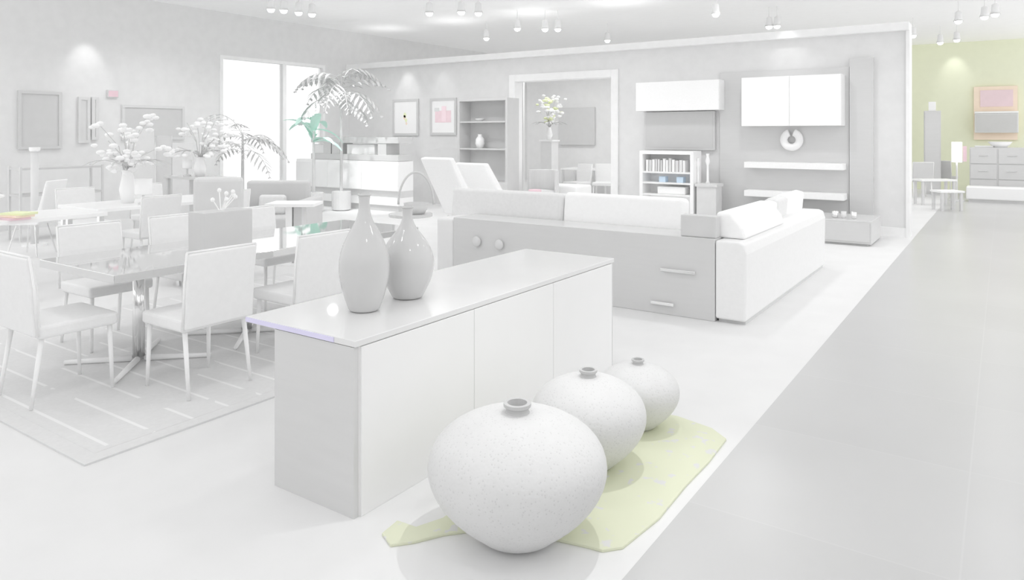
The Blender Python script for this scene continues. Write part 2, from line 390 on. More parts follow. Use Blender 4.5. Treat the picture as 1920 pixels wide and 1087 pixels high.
# white return: outer back seen from the aisle
bk = MB().prism([(0.004, .03), (.262, .03), (.272, .60), (.25, .68), (.20, .70), (0.004, .70)], 'y', 0.0, 3.25)
bk.build('side_arm', M_leather, sofa, bevel=.02, seg=4)
MB().box(.02, .25, .05, 3.2, 0, .03).build('plinth', M_dark, sofa)
MB().box(L(sxl)+.02, -.002, .43, 1.30, .06, .30).build('seat_base', M_leather, sofa, bevel=.02)
MB().box(-1.0, -.004, 1.31, 3.24, .06, .30).build('seat_base', M_leather, sofa, bevel=.02)
for k in range(3):
    w_ = (-.05-(L(sxl)+.04))/3; x0 = L(sxl)+.04+k*w_
    MB().box(x0, x0+w_-.02, .62, 1.30, .31, .46).build('seat_cushion', M_leather, sofa, bevel=.04, seg=4)
for k in range(2):
    MB().box(-.98, -.02, 1.33+k*.95, 1.33+k*.95+.93, .31, .46).build('seat_cushion', M_leather, sofa, bevel=.04, seg=4)
xr, xm, xl = L(onY(1286, 6.62)[0]), L(onY(1061, 6.62)[0]), L(onY(852, 6.62)[0])
def cushion(x0, x1, name, m, z0=.47, z1=1.0, y=.62, par=sofa, tilt=-.12):
    o = MB().box(-(x1-x0)/2, (x1-x0)/2, -.09, .09, 0, z1-z0).build(name, m, par, ((x0+x1)/2, y-.12, z0), bevel=.05, seg=5, rot=(tilt, 0, 0)); return o
cushion(xm, xm+(xr-xm), 'back_cushion', M_cush)
cushion(xl, xm-.01, 'back_cushion', M_greyc, z1=.985)
MB().prism([(-.06, .702), (.22, .702), (.19, .80), (.08, .93), (-.04, .93)], 'y', .16, 1.5).build('bolster', M_cush, sofa, bevel=.03, seg=4)
# slanted cushions along the white side
zc_ = [(1.52,1.95),(1.97,2.4),(2.42,3.2)]
for i, (a, b) in enumerate(zc_):
    h_ = (.43, .45, .46)[i]
    MB().prism([(-.28, .47), (.0, .47), (.04, .47+h_*.95), (-.06, .47+h_), (-.13, .47+h_*.9)], 'y', a, b).build('back_cushion', (M_cush if i != 1 else M_greyc), sofa, bevel=.03, seg=4)
# small wire basket / hoop on dark side table behind vases
p = fl(770, 470)
tb = thing('side_table', 'dark low round side table behind the shorter vase', 'table', (p.x, p.y, 0))
def cyl(r, z0, z1, n=28): return MB().lathe([(r, z0), (r, z1)], n)
zz0 = zat(402, p.length_squared**.5*1.0)
dcam = lambda v: v.x*-sT+v.y*cT
tz = max(.4, zat(400, dcam(p)))
cyl(.30, tz-.04, tz).build('tabletop', M_dark, tb, bevel=.004); cyl(.04, .02, tz-.04, 12).build('post', M_chrome, tb); cyl(.2, 0, .02).build('base', M_dark, tb)
hb = thing('hoop_basket', 'small dark bowl with tall thin arched handle, behind the shorter vase', 'basket', (p.x+.10, p.y, tz))
s_ = dcam(p)/F
MB().lathe([(0, 0), (.11, 0), (.15, .06), (.17, .15), (.16, .15), (.14, .06), (.0, .02)], 28).build('bowl', M_darkm, hb, smooth=True)
R_ = 33*s_
pts = [(math.cos(a)*R_*cT, math.cos(a)*R_*sT, .13+max(0, math.sin(a))*60*s_) for a in [PI*i/22 for i in range(23)]]
MB().tube(pts, .016, 6).build('handle', M_darkm, hb, smooth=True)

# ------------------------------------------------------------------ LOUNGE CHAIRS
def lounge(px, d, toppy, label, facing=0.0, wd=.62):
    r = ray(px); x, y = r[0]*d, r[1]*d; zt_ = zat(toppy, d)
    t = thing('lounge_chair', label, 'chair', (x, y, 0), TH+facing, 'white reclining lounge chairs')
    # local: x to the right of the picture
    MB().prism([(-.36, zt_), (-.25, zt_+.02), (.30, .46), (.18, .36)], 'y', -wd/2, wd/2).build('backrest', M_cush, t, bevel=.03, seg=4)
    MB().prism([(.20, .33), (.24, .45), (.95, .50), (.97, .38)], 'y', -wd/2, wd/2).build('seat', M_cush, t, bevel=.03, seg=4)
    for s in (-1, 1):
        yy = s*(wd/2-.03)
        MB().tube([(.26, yy, .36), (.05, yy, .012)], .012).build('leg', M_chrome, t)
        MB().tube([(.80, yy, .39), (.92, yy, .012)], .012).build('leg', M_chrome, t)
        MB().tube([(.05, yy, .012), (.92, yy, .012)], .012).build('runner', M_chrome, t)
    return t
lounge(845, 11.0, 296, 'white reclining lounge chair with high slanted back, left of the pair', facing=.9)
lounge(905, 12.3, 306, 'white reclining lounge chair with slanted back, right of the pair', facing=.9, wd=.7)

# ------------------------------------------------------------------ WALL B: pictures, dark bookcase, wall unit
def picture(px0, px1, py0, py1, label, motif, Y=YB):
    x0, d0 = onY(px0, Y); x1, d1 = onY(px1, Y); d = (d0+d1)/2; z0, z1 = zat(py1, d), zat(py0, d)
    t = thing('framed_picture', label, 'picture', ((x0+x1)/2, Y, z0))
    w_, h_ = (x1-x0)/2, z1-z0; f_ = .055
    MB().box(-w_, w_, -.04, -.0, 0, f_).box(-w_, w_, -.04, -.0, h_-f_, h_).box(-w_, -w_+f_, -.04, 0, f_, h_-f_).box(w_-f_, w_, -.04, 0, f_, h_-f_).build('frame', M_darkm, t)
    MB().box(-w_+f_, w_-f_, -.025, -.002, f_, h_-f_).build('mat_board', M_flower, t)
    motif(t, w_, h_); return t
def m1(t, w_, h_):
    for (x, z, r, m) in ((-.02, .56, .055, M_yellow), (-.03, .50, .05, M_orange), (.02, .42, .04, M_yellow), (.03, .33, .03, M_orange)):
        MB().prism([(x+r*math.cos(a)*w_*2, z*h_+r*1.3*math.sin(a)*h_) for a in [2*PI*k/14 for k in range(14)]], 'y', -.029, -.0255).build('motif', m, t)
def m2(t, w_, h_):
    MB().box(-w_*.62, w_*.60, -.029, -.0255, h_*.34, h_*.66).build('motif', M_pink, t)
    MB().box(-w_*.1, w_*.25, -.032, -.0292, h_*.36, h_*.78).build('motif', mat('light_pink', (252, 230, 236)), t)
    MB().box(-w_*.66, -w_*.3, -.032, -.0292, h_*.64, h_*.74).build('motif', M_pale, t)
picture(738, 786, 186, 254, 'dark framed picture with small orange and yellow motif on white', m1)
picture(808, 857, 184, 253, 'framed picture with pink block motif, right of the orange one', m2)
# dark bookcase between pictures and opening
x0, d0 = onY(858, 12.3); x1, d1 = onY(951, 12.3)
t = thing('display_cabinet', 'tall dark display cabinet left of the white framed opening', 'cabinet', ((x0+x1)/2, 12.3, 0))
w_ = (x1-x0)/2; h_ = zat(186, d0)
b = MB().box(-w_, w_, .40, .44, 0, h_).box(-w_, -w_+.05, 0, .4, 0, h_).box(w_-.05, w_, 0, .4, 0, h_).box(-w_+.05, w_-.05, 0, .4, h_-.05, h_).box(-w_+.05, w_-.05, 0, .4, 0, .6)
b.build('carcass', M_darkm, t)
for i, z in enumerate((1.30, 1.88)): MB().box(-w_+.05, w_-.05, .02, .4, z-.03, z).build('shelf', M_dark, t)
xx, dd = onY(900, 12.5)
tag(MB().lathe([(0,0),(.06,0),(.10,.10),(.09,.20),(.04,.27),(.05,.30),(0,.30)], 20).build('white_vase', M_flower, None, (xx, 12.5, 1.30), smooth=True), 'small white vase on a shelf of the tall dark cabinet', 'vase')
tag(MB().lathe([(0,0),(.05,0),(.09,.03),(.10,.06),(.09,.06),(.0,.02)], 20).build('small_bowl', M_pale, None, (xx, 12.5, 1.88), smooth=True), 'small pale bowl on the upper shelf of the dark cabinet', 'bowl')

# wall unit at right
def wx(px, Y=YB): return onY(px, Y)[0]
ux0, ux1 = wx(1350, YB-.06), wx(1638, YB-.06); dm = onY(1485, YB-.06)[1]
wu = thing('wall_unit', 'large dark wall panel unit behind the sofa, carrying white shelves', 'wall unit', ((ux0+ux1)/2, YB-.06, 0))
def W(x): return x-(ux0+ux1)/2
xm_ = wx(1592, YB-.06)
MB().box(W(ux0), W(xm_), 0, .06, .0, 2.70).build('back_panel', M_dark, wu)
MB().box(W(xm_)+.01, W(ux1), -.03, .06, .0, 2.83).build('side_panel', M_dark, wu)
def shelf(px0, px1, pyc, th, dep=.28):
    a, d1_ = onY(px0, YB-.06-dep); b_, d2_ = onY(px1, YB-.06-dep); z = zat(pyc, (d1_+d2_)/2)
    MB().box(W(a), W(b_), -dep, -.001, z-th/2, z+th/2).build('shelf', M_cush, wu, bevel=.004)['label'] = 'white floating shelf'
shelf(1395, 1581, 311, .10); shelf(1395, 1583, 366, .10)
def wall_cab(px0, px1, py0, py1, label, doors, dep=.36):
    Y = YB-(.062 if px0 > 1349 else .0)-dep
    a, d1_ = onY(px0, Y); b_, d2_ = onY(px1, Y); d = (d1_+d2_)/2
    z0, z1 = zat(py1, d), zat(py0, d)
    t = thing('wall_cabinet', label, 'cabinet', ((a+b_)/2, Y, z0)); w_ = (b_-a)/2
    MB().box(-w_, w_, .022, dep, 0, z1-z0).build('carcass', M_white, t)
    for k in range(doors):
        x0 = -w_+k*2*w_/doors
        dr = MB().box(x0+.002, x0+2*w_/doors-.004, 0, .02, .002, z1-z0-.002).build('door', M_cush, t, bevel=.002)
    return t
wall_cab(1390, 1577, 142, 236, 'white two-door wall cabinet high on the dark wall panel', 2)
wall_cab(1192, 1348, 152, 207, 'long white wall cabinet above the dark television', 1)
# ring ornament
xr_, dr_ = onY(1485, YB-.10)
rg = MB(); R0, R1 = .125, .065
pts = []
for i in range(41):
    a = PI/2+.32+(2*PI-.64)*i/40
    pts.append((math.cos(a)*R0, 0, math.sin(a)*R0))
rg.tube(pts, .062, 14)
tag(rg.build('ring_ornament', M_flower, None, (xr_, YB-.125, zat(262, dr_)), smooth=True), 'white open ring ornament hung under the two-door wall cabinet', 'ornament')
# television
a, d1_ = onY(1208, YB-.08); b_, d2_ = onY(1340, YB-.08); d = (d1_+d2_)/2
t = thing('television', 'dark flat television below the long white wall cabinet', 'television', ((a+b_)/2, YB-.09, zat(281, d)))
w_ = (b_-a)/2; h_ = zat(209, d)-zat(281, d)
MB().box(-w_, w_, .01, .08, 0, h_).build('casing', M_dark, t, bevel=.005); MB().box(-w_+.03, w_-.03, .004, .0095, .04, h_-.03).build('screen', M_vase, t)
# white frame cabinet with books, below
Yc = 12.1
a, d1_ = onY(1199, Yc); b_, d2_ = onY(1300, Yc); d = (d1_+d2_)/2; w_ = (b_-a)/2; h_ = zat(283, d)
t = thing('open_bookcase', 'white open bookcase with pale books below the television', 'bookcase', ((a+b_)/2, Yc, 0))
fr = .06
MB().box(-w_, -w_+fr, 0, .4, 0, h_).box(w_-fr, w_, 0, .4, 0, h_).box(-w_+fr, w_-fr, 0, .4, h_-fr, h_).box(-w_+fr, w_-fr, .37, .4, 0, h_-fr).box(-w_+fr, w_-fr, 0, .37, 0, .08).build('carcass', M_white, t)
zs = [zat(322, d), zat(342, d), zat(364, d)]
for z in zs: MB().box(-w_+fr, w_-fr, .01, .37, z-.03, z).build('shelf', M_trim, t)
bk_x = (a+b_)/2
k = 0; x = bk_x-w_+fr+.04
cols = [M_white, M_mid, M_flower, M_mid, M_pale, M_darkm, M_white, M_flower, M_mid, M_white, M_mid, M_pale, M_flower]
words = ['first', 'second', 'third', 'fourth', 'fifth', 'sixth', 'seventh', 'eighth', 'ninth', 'tenth', 'eleventh', 'twelfth', 'thirteenth']
while x < bk_x+w_-fr-.08 and k < 13:
    th_ = random.uniform(.035, .06); hh = random.uniform(.20, .24)
    o = MB().box(0, th_, 0, .2, 0, hh).build('book', cols[k], None, (x, Yc+.06, zs[0]), bevel=.003)
    tag(o, 'upright %s book, %s from the left on the bookcase shelf' % ({M_white: 'white', M_mid: 'grey', M_flower: 'bright white', M_pale: 'pale', M_darkm: 'dark'}[cols[k]], words[k]), 'book', 'books in the white bookcase')
    x += th_+.012; k += 1
for px, nm in ((1243, 'left'), (1276, 'right')):
    xx = onY(px, Yc+.1)[0]
    tag(MB().box(-.06, .06, 0, .14, 0, .10).build('storage_box', M_blue, None, (xx, Yc+.06, zs[1]), bevel=.004), 'small pale blue box, %s one under the row of books' % nm, 'box', 'pale blue boxes')
xx = onY(1260, Yc+.1)[0]
tag(MB().box(-.26, .26, 0, .22, 0, .13).build('folded_blanket', M_cush, None, (xx, Yc+.05, zs[2]), bevel=.02, seg=3), 'white folded blanket on the lowest bookcase shelf', 'blanket')
# tall pale ornaments right of bookcase on a low shelf
a, _ = onY(1302, Yc); b_, _ = onY(1345, Yc)
t = thing('low_stand', 'grey low stand right of the white bookcase', 'stand', ((a+b_)/2, Yc, 0)); w_ = (b_-a)/2-.01
MB().box(-w_, w_, 0, .35, .70, .75).build('top', M_mid, t); MB().box(-w_+.02, w_-.02, .02, .33, 0, .70).build('body', M_mid, t)
for px, py, hh, nm in ((1309, 296, .0, 'shorter'), (1327, 288, .0, 'taller')):
    xx, dd = onY(px, Yc+.17); zt2 = zat(py, dd)-.75
    tag(MB().lathe([(0,0),(.05,0),(.02,.04),(.018,zt2*.6),(.04,zt2*.75),(.02,zt2*.9),(.03,zt2),(0,zt2)], 16).build('candlestick', M_flower, None, (xx, Yc+.17, .75), smooth=True), '%s slender white candlestick right of the bookcase' % nm, 'candlestick', 'white candlesticks')
# low dark bench
pa = fl(1552, 455); 
bxa, bxb = onY(1500, 11.2)[0], onY(1636, 11.2)[0]
yb0 = fl(1634, 463).y
bxb = fl(1634, 463).x; bxa = bxb-1.9
t = thing('media_bench', 'low dark media bench in front of the dark wall panel', 'bench', ((bxa+bxb)/2, yb0, 0)); w_ = (bxb-bxa)/2; dp = YB-.45-yb0
MB().box(-w_, w_, 0, dp, .03, .36).build('body', M_dark, t, bevel=.005); MB().box(-w_+.05, w_-.05, .05, dp-.05, 0, .03).build('plinth', M_darkm, t)
for i in range(2): MB().box(-w_+.02+i*w_, -w_+w_-.02+i*w_, -.015, 0, .06, .33).build('drawer', M_dark, t, bevel=.003)
for px, r_, nm in ((1566, .045, 'bright left'), (1582, .035, 'middle'), (1601, .035, 'right')):
    q = fl(px, 418, .36); q.y = yb0+.25; q.x = onY(px, q.y)[0]
    tag(MB().lathe([(0,0),(r_*.7,0),(r_,.03),(r_*1.1,.10),(r_*.95,.10),(r_*.8,.03),(0,.012)], 18).build('glass_tealight', M_chrome if nm != 'middle' else M_pale, None, (q.x, q.y, .36), smooth=True), '%s small tealight glass on the low dark bench' % nm, 'glass', 'tealight glasses on the bench')

# ------------------------------------------------------------------ ROOM BEHIND THE OPENING
def BZ(px, Y, py): x, d = onY(px, Y); return x, zat(py, d)
x, z = BZ(1080, 16.55, 202); x2, z2 = BZ(1115, 16.55, 272); x3 = onY(1048, 16.55)[0]
t = tag(MB().box(x3, x2, 16.53, 16.59, z2, z).build('dark_panel', M_darkm, None, bevel=.005), 'dark square wall panel seen through the white framed opening', 'panel')
xa, xb = onY(969, 14.6)[0], onY(981, 14.6)[0]
tag(MB().prism([(xa+(xb-xa)*k/12, 14.6+(.05 if k % 2 else 0)) for k in range(13)]+[(xb-(xb-xa)*k/12, 14.63+(.05 if (12-k) % 2 else 0)) for k in range(13)], 'z', 0, 2.9).build('curtain', M_flower, None), 'white curtain hanging at the left inside the framed opening', 'curtain')
def bloom_plant(name, x, y, z0, hh, n, rad, label, m=M_flower, stemm=M_leaf, vase_h=.3, vase_r=.08, vm=None, accent=None, spread=.35):
    t = thing(name, label, 'flowers', (x, y, z0))
    MB().lathe([(0,0),(vase_r*.7,0),(vase_r,vase_h*.4),(vase_r*.6,vase_h*.9),(vase_r*.75,vase_h),(vase_r*.5,vase_h),(0,vase_h*.3)], 18).build('vase', vm or M_white, t, smooth=True)
    stems, bl, lf, ac = MB(), MB(), MB(), MB()
    for k in range(n):
        a = random.uniform(0, 2*PI); s = spread*random.uniform(.3, 1)*hh; tp = (math.cos(a)*s, math.sin(a)*s, random.uniform(.45, 1.0)*hh)
        stems.tube([(0,0,vase_h*.5), (tp[0]*.3, tp[1]*.3, vase_h+(tp[2]-vase_h)*.5), tp], .005, 5)
        for j in range(5):
            q = (tp[0]+random.gauss(0, rad), tp[1]+random.gauss(0, rad), tp[2]-random.uniform(0, rad*2.2))
            (ac if accent and k % 3 == 0 else bl).ball(q, rad*random.uniform(.45, .75), (1, 1, .6), 7, 5)
        lf.leaf((0,0,vase_h), (math.cos(a+1), math.sin(a+1), .9), hh*.5, .05, 1.6)
    stems.build('stems', stemm, t); bl.build('blossoms', m, t, smooth=True); lf.build('leaves', stemm, t)
    if accent: ac.build('blossoms', accent, t, smooth=True)['label'] = 'yellow blossoms'
    else: ac.bm.free()
    return t
x, z = BZ(1030, 14.5, 178); xs, zb = BZ(1030, 14.5, 262)
t = thing('plant_pedestal', 'slim pale pedestal under the yellow and white flowers in the opening', 'pedestal', (x, 14.5, 0))
MB().box(-.15, .15, -.15, .15, 0, zb-.04).build('column', M_pale, t); MB().box(-.18, .18, -.18, .18, zb-.04, zb).build('top', M_white, t)
bloom_plant('orchid_arrangement', x, 14.5, zb, z-zb, 15, .085, 'tall yellow and white flower arrangement seen through the framed opening', accent=M_yellow, spread=.2)
# ------------------------------------------------------------------ DINING CHAIR
def make_chair(name='dining_chair'):
    t = thing(name, 'x', 'chair')                    # faces +y local, backrest at y=-.22
    MB().box(-.24, .24, -.22, .24, .40, .48).build('seat', M_leather, t, bevel=.02, seg=3)
    bkm = MB().prism([(-.245, .42), (-.20, .42), (-.215, .70), (-.25, .885), (-.285, .885), (-.27, .70)], 'x', -.235, .235)
    bkm.build('backrest', M_leather, t, bevel=.012, seg=3)
    pp = MB()
    for s in (-1, 1):
        pp.tube([(s*.240, -.225, .42), (s*.240, -.243, .70), (s*.240, -.270, .892)], .008, 6)
    pp.tube([(-.24, -.268, .892), (.24, -.268, .892)], .008, 6)
    pp.build('piping', M_flower, t, smooth=True)
    for sx in (-1, 1):
        MB().tube([(sx*.205, .20, .40), (sx*.215, .215, 0)], [.016, .011], 8).build('leg', M_flower, t, smooth=True)
        MB().tube([(sx*.205, -.19, .40), (sx*.215, -.25, 0)], [.016, .011], 8).build('leg', M_flower, t, smooth=True)
    return t
RUGZ = .012
ch = make_chair(); G = 'white dining chairs around the dark table'
# table: x -5.5..-4.5, y 2.25..5
ch.location = (-4.88, 2.13, RUGZ); ch.rotation_euler = (0, 0, 0); ch['group'] = G
ch['label'] = 'white dining chair at the near head of the dark table, at left edge'
dup(ch, (-4.30, 2.70, RUGZ), PI/2, 'white dining chair with its back to us, left neighbour of the sideboard', G)
dup(ch, (-4.30, 3.52, RUGZ), PI/2, 'white dining chair partly behind the taller vase, on the near side', G)
dup(ch, (-5.74, 2.84, RUGZ), -PI/2, 'white dining chair on the far side, nearest the left head', G)
dup(ch, (-5.74, 3.56, RUGZ), -PI/2, 'white dining chair on the far side, left of the dark box', G)
dup(ch, (-5.74, 4.35, RUGZ), -PI/2, 'white dining chair on the far side, behind the dark box', G)
# rug
rx0, rx1, ry0, ry1 = -6.8, -3.69, 1.72, 5.4
rg = thing('area_rug', 'dark rug with thin pale stripes under the dining table', 'rug', (rx1, ry0, 0))
MB().box(rx0-rx1+.09, -.09, .09, ry1-ry0-.09, 0, RUGZ-.001).build('field', M_rug, rg)
bd = MB(); W_, D_ = rx0-rx1, ry1-ry0
bd.box(W_, 0, 0, .09, 0, RUGZ-.002).box(W_, 0, D_-.09, D_, 0, RUGZ-.002).box(W_, W_+.09, .09, D_-.09, 0, RUGZ-.002).box(-.09, 0, .09, D_-.09, 0, RUGZ-.002)
bd.build('border', M_rugb, rg)
# table
tx0, tx1, ty0, ty1, tzt = -5.5, -4.5, 2.27, 5.05, .75
t = thing('dining_table', 'long dark glossy dining table with white chairs around it', 'table', ((tx0+tx1)/2, (ty0+ty1)/2, RUGZ))
hx_, hy_ = .5, (ty1-ty0)/2
MB().box(-hx_, hx_, -hy_, hy_, tzt-.055-RUGZ, tzt-RUGZ).build('tabletop', M_tabtop, t, bevel=.004)
for yy in (-.94, -.06, .94):
    MB().tube([(-.05, yy, .03), (-.05, yy, tzt-.055-RUGZ)], .04, 14).build('pedestal', M_chrome, t, smooth=True)
    for k in range(4):
        a = PI/4+k*PI/2
        MB().tube([(-.05+math.cos(a)*.04, yy+math.sin(a)*.04, .022), (-.05+math.cos(a)*.48, yy+math.sin(a)*.48, .016)], [.022, .015], 8).build('foot', M_flower, t, smooth=True)
# dark box centrepiece
p = fl(411, 470, tzt)
t = thing('planter_box', 'large dark box planter with a pale sprig on the dining table', 'planter', (-4.80, 3.20, tzt), 0)
ww = .20
MB().box(-.10, .10, -ww, ww, 0, .30).build('box', M_darkm, t, bevel=.006)
spg = MB()
for k in range(7):
    a = random.uniform(0, 2*PI); tp = (math.cos(a)*.05, math.sin(a)*.12, .30+random.uniform(.06, .15)); spg.tube([(0,0,.28), tp], .004, 5); spg.ball(tp, .018, u=6, v=4)
spg.build('sprig', M_flower, t)

# ------------------------------------------------------------------ BACKGROUND LEFT
def gtable(name, px, d, wd, dp, label, top=M_white, zt_=.74, rz=0.0, leg=M_chrome):
    r = ray(px); t = thing(name, label, 'table', (r[0]*d, r[1]*d, 0), rz)
    MB().box(-wd/2, wd/2, -dp/2, dp/2, zt_-.04, zt_).build('tabletop', top, t, bevel=.004)
    for sx in (-1, 1):
        for sy in (-1, 1): MB().box(sx*(wd/2-.05)-.025, sx*(wd/2-.05)+.025, sy*(dp/2-.05)-.025, sy*(dp/2-.05)+.025, 0, zt_-.04).build('leg', leg, t)
    return t
g2 = 'white chairs at the far dining tables'
gtable('dining_table', 290, 9.4, 1.0, 1.9, 'white dining table below the white flowers, far left', rz=0)
rp = ray(290); c2 = Vector((rp[0]*9.4, rp[1]*9.4, 0))
for (ox, oy, rz, lb) in ((.78,-.5,PI/2,'far white chair, near side of the white table, nearer one'), (.78,.45,PI/2,'far white chair, near side of the white table, farther one'), (-.78,-.5,-PI/2,'far white chair beyond the white table, nearer one'), (-.78,.45,-PI/2,'far white chair beyond the white table, farther one')):
    dup(ch, (c2.x+ox, c2.y+oy, 0), rz, lb, g2)
# left white table with books and moulded chair
tl = gtable('console_table', 22, 7.3, 1.5, .8, 'white table with coloured books at the left edge', zt_=.78, rz=PI/2)
rp = ray(28); bkp = Vector((rp[0]*7.05, rp[1]*7.05, .78))
for i, (m, nm, s_) in enumerate(((M_red, 'rose', .0), (M_orange, 'orange', .02), (M_yellow, 'yellow', .04))):
    tag(MB().box(-.13, .13, -.09, .09, 0, .022).build('book', m, None, (bkp.x+.01*i, bkp.y+.015*i, .78+.0225*i), rot=(0, 0, .2*i), bevel=.002), '%s flat book in the small stack on the left white table' % nm, 'book', 'books stacked on left table')
def shell_chair(px, d, label, rz):
    r = ray(px); t = thing('shell_chair', label, 'chair', (r[0]*d, r[1]*d, 0), rz)
    MB().prism([(-.25,.47),(-.20,.42),(.22,.42),(.26,.46),(.20,.46),(-.16,.47),(-.24,.70),(-.32,1.0),(-.35,1.0),(-.29,.72)], 'y', -.22, .22).build('shell', M_flower, t, bevel=.015, seg=3)
    for sx in (-1, 1):
        for sy in (-1, 1): MB().tube([(sx*.12, sy*.12, .42), (sx*.2, sy*.2, 0)], .01, 6).build('leg', M_chrome, t)
    return t
shell_chair(60, 9.6, 'white moulded chair with tall curved back beside left table', TH+PI)
bloom_plant('flower_arrangement', tl.location.x+.1, tl.location.y-.35, .78, .62, 8, .06, 'small white flower arrangement at the very left edge on the white table', vase_h=.2, vase_r=.07)
# tall floral arrangements on tables
bloom_plant('flower_arrangement', c2.x, c2.y-.35, .74, 1.15, 16, .075, 'tall white flower arrangement on the far white dining table', vase_h=.42, vase_r=.1)
r = ray(375); p2 = Vector((r[0]*11.3, r[1]*11.3, 0))
gtable('side_table', 375, 11.3, 1.2, .5, 'dark side table under the right-hand flower arrangement', top=M_dark, zt_=.95, leg=M_darkm)
bloom_plant('flower_arrangement', p2.x, p2.y, .95, .95, 14, .075, 'bushy white flower arrangement left of the window', vase_h=.3, vase_r=.1, spread=.42)
x_ = p2.x-.35
# lanterns
def lantern(px, d, z0, label, s=.2):
    r = ray(px); t = thing('table_lamp', label, 'lamp', (r[0]*d, r[1]*d, z0))
    MB().lathe([(0,0),(.06,0),(.06,.02),(.015,.03),(.015,.12),(0,.12)], 16).build('base', M_mid, t)
    MB().lathe([(s*.48,.12),(s*.5,.14),(s*.5,.12+s),(s*.46,.12+s),(s*.44,.14)], 20).build('lamp_shade', M_flower, t, smooth=True)
    return t
lantern(351, 11.3, .95, 'small lamp with white square-looking shade on the dark side table', .14)
lantern(269, 8.95, .74, 'lamp with larger white shade on the far white dining table', .20)
# dark credenza px 435-550
r = ray(505); t = thing('armchair', 'dark wide armchair below the window, beyond the dining table', 'armchair', (r[0]*10.6, r[1]*10.6, 0), TH)
MB().box(-.48, .48, -.35, .35, .08, .42).build('seat', M_darkm, t, bevel=.04, seg=3)
MB().box(-.48, .48, .36, .52, .08, .90).build('backrest', M_darkm, t, bevel=.05, seg=3)
for s in (-1, 1):
    MB().box(s*.57-.085, s*.57+.085, -.36, .52, .08, .66).build('armrest', M_darkm, t, bevel=.04, seg=3)
    for q in (-.3, .45): MB().tube([(s*.55, q, 0), (s*.55, q, .09)], .02).build('leg', M_chrome, t)
MB().box(-.2, .2, .0, .12, .43, .72).build('cushion', M_greyc, t, bevel=.05, seg=4, rot=(-.15, 0, 0))
r = ray(398); t = thing('highback_chair', 'dark high-backed armchair left of the window, beyond the dining table', 'armchair', (r[0]*7.9, r[1]*7.9, 0), TH+.2)
MB().box(-.27, .27, -.28, .28, .10, .45).build('seat', M_darkm, t, bevel=.04, seg=3)
MB().box(-.27, .27, .29, .42, .10, 1.12).build('backrest', M_mid, t, bevel=.05, seg=3)
for s in (-1, 1):
    MB().box(s*.33-.055, s*.33+.055, -.28, .42, .10, .66).build('armrest', M_darkm, t, bevel=.03, seg=3)
    for q in (-.2, .34): MB().tube([(s*.3, q, 0), (s*.3, q, .11)], .02).build('leg', M_chrome, t)
# white low shelf/end table px 530-600
r = ray(552); t = thing('coffee_table', 'small white low table between dining table and white media unit', 'table', (r[0]*9.0, r[1]*9.0, 0), TH)
MB().box(-.30, .30, -.22, .22, .72, .76).build('tabletop', M_flower, t, bevel=.004)
MB().box(-.08, -.0, -.1, .1, .02, .72).build('post', M_white, t); MB().box(.02, .12, -.1, .1, .02, .72).build('post', M_dark, t); MB().box(-.25, .25, -.2, .2, 0, .02).build('base', M_white, t)

# left wall art
def wallart(px0, px1, py0, py1, label, face, X=XL, name='wall_art', border=M_darkm):
    y0, d0 = onX(px0, X+.02); y1, d1 = onX(px1, X+.02); d = (d0+d1)/2; z0, z1 = zat(py1, d), zat(py0, d)
    t = thing(name, label, 'picture', (X, (y0+y1)/2, z0)); h_ = z1-z0; w_ = abs(y1-y0)/2; f_ = .05
    MB().box(.001, .05, -w_, w_, 0, f_).box(.001, .05, -w_, w_, h_-f_, h_).box(.001, .05, -w_, -w_+f_, f_, h_-f_).box(.001, .05, w_-f_, w_, f_, h_-f_).build('frame', border, t)
    MB().box(.001, .03, -w_+f_, w_-f_, f_, h_-f_).build('canvas', face, t); return t
wallart(33, 115, 171, 279, 'large plain dark framed artwork on the left wall', M_darkm, border=M_dark)
wallart(146, 168, 182, 268, 'narrow grey panel between dark artwork and bright slim mirror', M_mid, border=M_mid)
wallart(171, 184, 182, 262, 'slim bright mirror on the left wall', M_flower, name='wall_mirror', border=M_mid)
wallart(228, 345, 198, 262, 'wide dark framed artwork behind the white flowers', M_darkm, border=M_mid)
y_, d_ = onX(210, XL)
t = thing('exit_sign', 'small pinkish sign high on the left wall, left of wide artwork', 'sign', (XL, y_, zat(183, d_)))
MB().box(.001, .05, -.10, .10, 0, .14).build('casing', M_mid, t); MB().box(.05, .056, -.085, .085, .015, .125).build('sign_face', M_red, t)
# tall poles / floor lamp at left (white post px 65, y 280-365)
r = ray(65); d = 10.4
t = thing('floor_lamp', 'pale upright floor lamp standing before the left wall artwork', 'lamp', (r[0]*d, r[1]*d, 0))
cyl(.16, 0, .03).build('base', M_white, t); cyl(.05, .03, 1.36, 16).build('pole', M_pale, t, smooth=True)
MB().lathe([(.06, 1.36), (.07, 1.38), (.07, 1.42), (0, 1.42)], 16).build('cap', M_white, t)
# shelving unit with glassware, px 95-140 dark
r = ray(108); d = 11.3; t = thing('open_shelving', 'grey open shelving against the left wall below the dark artwork', 'shelf', (r[0]*d, r[1]*d, 0), 0)
for z in (.3, .7, 1.1): MB().box(-.2, .2, -.6, .6, z-.03, z).build('shelf', M_darkm, t)
for sx in (-1, 1):
    for sy in (-1, 1): MB().box(sx*.19-.015, sx*.19+.015, sy*.59-.015, sy*.59+.015, 0, 1.12).build('post', M_mid, t)
r = ray(305); t = thing('room_divider', 'pale folding screen standing left of the window wall flowers', 'screen', (r[0]*12.2, r[1]*12.2, 0), TH)
for i in range(3):
    MB().box(-.16, .16, -.015, .015, .02, 1.70-.12*i).build('panel', (M_pale, M_mid, M_pale)[i], t, (-.32+.33*i, .04*(i % 2), 0), rot=(0, 0, .3*(-1)**i))
